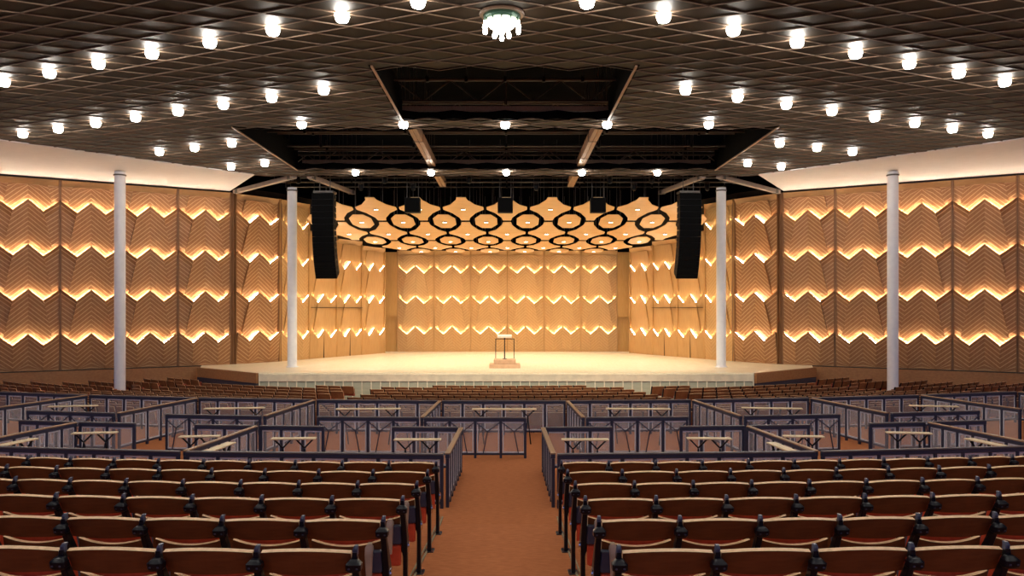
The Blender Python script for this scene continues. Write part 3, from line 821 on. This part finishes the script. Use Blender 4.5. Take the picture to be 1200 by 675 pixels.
railing(pol(D2, -mid_b[0]+.0011), pol(D2, A(.42,r2)), 'railing with Y-shaped braces in front of the centre box facing the aisle', 'Y-braced railing of the centre box', ybrace=True, bay=.46)
railing(pol(D3, -mid_b[0]+.0011), pol(D3, mid_b[0]-.0011), 'low far railing behind the centre box, facing the stage', 'farthest railing of the centre box', bay=.45)

# ------------------------------------------------------------------ narrow tables in the boxes
def table(x, y, rz, w, label, group):
    t = thing('box_table', label, 'table', (x,y,0), rz, group)
    mb = MB(); mb.box(-w/2,w/2,-.07,.07,.680,.702,'table',.006); obj('tabletop', mb, t)
    for sx in (-1,1):
        c = sx*(w/2-.17)
        mb = MB()
        mb.bar((c-.13,0,.682),(c,0,.55),.022,.022,'iron'); mb.bar((c+.13,0,.682),(c,0,.55),.022,.022,'iron')
        mb.bar((c,0,.54),(c-.06,-.08,0),.022,.022,'iron'); mb.bar((c,0,.54),(c+.06,.08,0),.022,.022,'iron')
        obj('leg', mb, t)
for s, nm in ((-1,'left'),(1,'right')):
    gg = f'narrow pale tables in the {nm} boxes'
    table(s*1.24,12.0,0,.70,f"narrow pale table near the aisle-side entrance post, {nm} box nearest the aisle",gg)
    table(s*3.10,12.1,-s*.06,.66,f"narrow pale table at the outer end, {nm} box nearest the aisle",gg)
    table(s*3.93,11.35,s*(PI/2+.09),.75,f"narrow pale table set along the outer side railing, {nm} box nearest the aisle",gg)
    table(s*4.58,12.3,-s*.1,.60,f"narrow pale table near the inner side railing, {nm} second box from the aisle",gg)
    table(s*6.35,12.65,-s*.15,.66,f"narrow pale table at the outer end, {nm} second box from the aisle",gg)
    table(s*7.02,11.75,s*(PI/2+.17),.70,f"narrow pale table set along the outer side railing, {nm} second box from the aisle",gg)
    table(s*2.62,15.75,-s*.06,1.25,f"long narrow pale table in the first far box {nm} of centre",gg)
    table(s*5.25,15.85,-s*.13,1.15,f"long narrow pale table in the second far box {nm} of centre",gg)
    table(s*8.6,16.2,-s*.2,.9,f"narrow pale table in the third far box {nm} of centre",gg)
table(.02,15.7,0,1.25,'long narrow pale table in the middle of the centre box','narrow pale table of the centre box')

# ------------------------------------------------------------------ far seats
mf = shell_grid(.485, .50, .80, .08, .0, .018, .03, .012, .02, 'far_ply', 'ply_edge', nx=5, nz=1)
mf.loft([ring(-.255,.13,.0,.016,.03), ring(-.255,.13,.42,.016,.03), ring(-.255,.02,.80,.018,.025)], 'iron')
mf.add([(-.20,.12,.42),(.20,.12,.42),(.19,.13,.70),(-.19,.13,.70),(-.20,.24,.42),(.20,.24,.42),(.19,.22,.70),(-.19,.22,.70)], [(3,2,1,0),(4,5,6,7),(0,1,5,4),(1,2,6,5),(2,3,7,6),(3,0,4,7)], 'far_vinyl')
me_far = mf.mesh('far_seat')
spots_far = []
for k in range(15):
    rho = 18.0 + .92*k; R = CY-rho
    aisles = [0.207, 0.52]
    for s in (-1, 1):
        a = .54/R*.5*(1 if k % 2 else 0) + (0 if s > 0 else .54/R*(1))*.5 + .0
        a = .54/R*(.25 if (k % 2 == 0) == (s > 0) else .75)
        cnt = 0
        while a < .80:
            if not any(abs(a-q) < .55/R for q in aisles) :
                x, y = pol(rho, s*a)
                wall_d = (abs(x)-12.62)*(-uy) - (y-37.08)*(ux)   # rough signed distance in front of the audience wall
                dist = (-( (-abs(x)+12.62)*(-uy) + (y-37.08)*ux ))
                ok = dist > .95 and abs(x-.12) < .66*y and y < 31.6 + max(0, abs(x)-9.9)*.86 - .55
                ok = ok and math.hypot(abs(x)-15.05, y-31.57) > .62
                if ok:
                    cnt += 1; spots_far.append((y, rho, k, s, a, cnt, x))
            a += .54/R
vis = sorted(spots_far, key=lambda q: (q[2], q[4]))
K0 = 8                       # the first row that clears the top of the far railing
open_rows = [q for q in vis if q[2] >= K0]
indiv = open_rows[:196]; rest = [q for q in vis if q[2] < K0] + open_rows[196:]
first = True
for (y, rho, k, s, a, cnt, x) in indiv:
    o = obj('folding_seat', me_far, None, (x,y,floor_z(rho+.1)), s*a)
    rown = ['first','second','third','fourth','fifth','sixth','seventh'][k-K0] + ' row showing above the far railing'
    tag(o, f"brown folding seat, {ORD[cnt-1]} {'left' if s<0 else 'right'} from the centre line, {rown}", 'seat', 'stage-side seats showing above the far railing')
bm = MB(); src = me_far
for (y, rho, k, s, a, cnt, x) in rest:
    z = floor_z(rho+.1); ca, sa = math.cos(s*a), math.sin(s*a)
    b = len(bm.v)
    bm.v.extend([(x+v.co.x*ca-v.co.y*sa, y+v.co.x*sa+v.co.y*ca, z+v.co.z) for v in src.vertices])
    for p in src.polygons:
        bm.f.append(tuple(b+i for i in p.vertices)); bm.m.append(bm.mi(['far_ply','ply_edge','iron','far_vinyl'][p.material_index]))
tag(obj('stage_side_seats', bm), 'packed rows of brown folding seats in front of the stage', 'seats', kind='stuff')

# ------------------------------------------------------------------ lights, world, camera
def spot(x, y, z, energy, col, ang=120, blend=.6, rot=(0,0,0), r=.15):
    l = bpy.data.lights.new('spot', 'SPOT'); l.energy = energy; l.color = col; l.spot_size = math.radians(ang); l.spot_blend = blend; l.shadow_soft_size = r
    o = bpy.data.objects.new('canopy_spot', l); COL.objects.link(o); o.location = (x,y,z); o.rotation_euler = rot
for x, y, z in spots: spot(x, y, z-.10, 118, (1.0,.86,.64), 125, .8)
for x in (-6.4,-5.2,-1.6,1.3,5.6,6.2): spot(x, 34.3, 7.95, 420, (1.0,.88,.66), 70, .7, (math.radians(14),0,0))
for q, x in enumerate((-3.7,.7,4.0)):
    spot(x, 25.40, 8.22, 1800, (1.0,.88,.68), 74, .8, (math.radians(41),0,math.radians(-x*3)), .08)
    t = thing('stage_spotlight', f"black front-of-house spotlight on a pipe in the wide ceiling opening, {['left','middle','right'][q]} of three", 'spotlight', (x,25.4,CEIL_Z+.505), 0, 'front-of-house spotlights')
    mb = MB(); mb.lathe([(.06,-.30),(.09,-.27),(.09,-.10),(.05,-.05)], 'black', 12); obj('body', mb, t)
    mb = MB(); mb.bar((-.10,0,-.2),(-.10,0,0),.02,.05,'rig'); mb.bar((.10,0,-.2),(.10,0,0),.02,.05,'rig'); mb.bar((-.10,0,-.02),(.10,0,-.02),.05,.02,'rig'); obj('yoke', mb, t)
    mb = MB(); mb.lathe([(.055,-.302),(.055,-.306)], 'grille', 12); obj('lens', mb, t)
w = bpy.data.worlds.new('dusk'); bpy.context.scene.world = w; w.use_nodes = True
bg = w.node_tree.nodes['Background']; bg.inputs['Color'].default_value = (.42,.50,1.0,1); bg.inputs['Strength'].default_value = .52

cam = bpy.data.cameras.new('camera'); co = bpy.data.objects.new('camera', cam); COL.objects.link(co)
co.location = (.12,0,CZ); co.rotation_euler = (PI/2,0,0)
cam.sensor_width = 36; cam.lens = 950/1200*36; cam.shift_x = 3/1200; cam.shift_y = (364-337.5)/1200
cam.clip_end = 200
sc = bpy.context.scene; sc.camera = co
vs = sc.view_settings; vs.view_transform = 'Standard'; vs.look = 'None'; vs.gamma = 1; vs.use_curve_mapping = False; vs.exposure = 0.12
sc.cycles.max_bounces = 6; sc.cycles.diffuse_bounces = 4; sc.cycles.transparent_max_bounces = 16
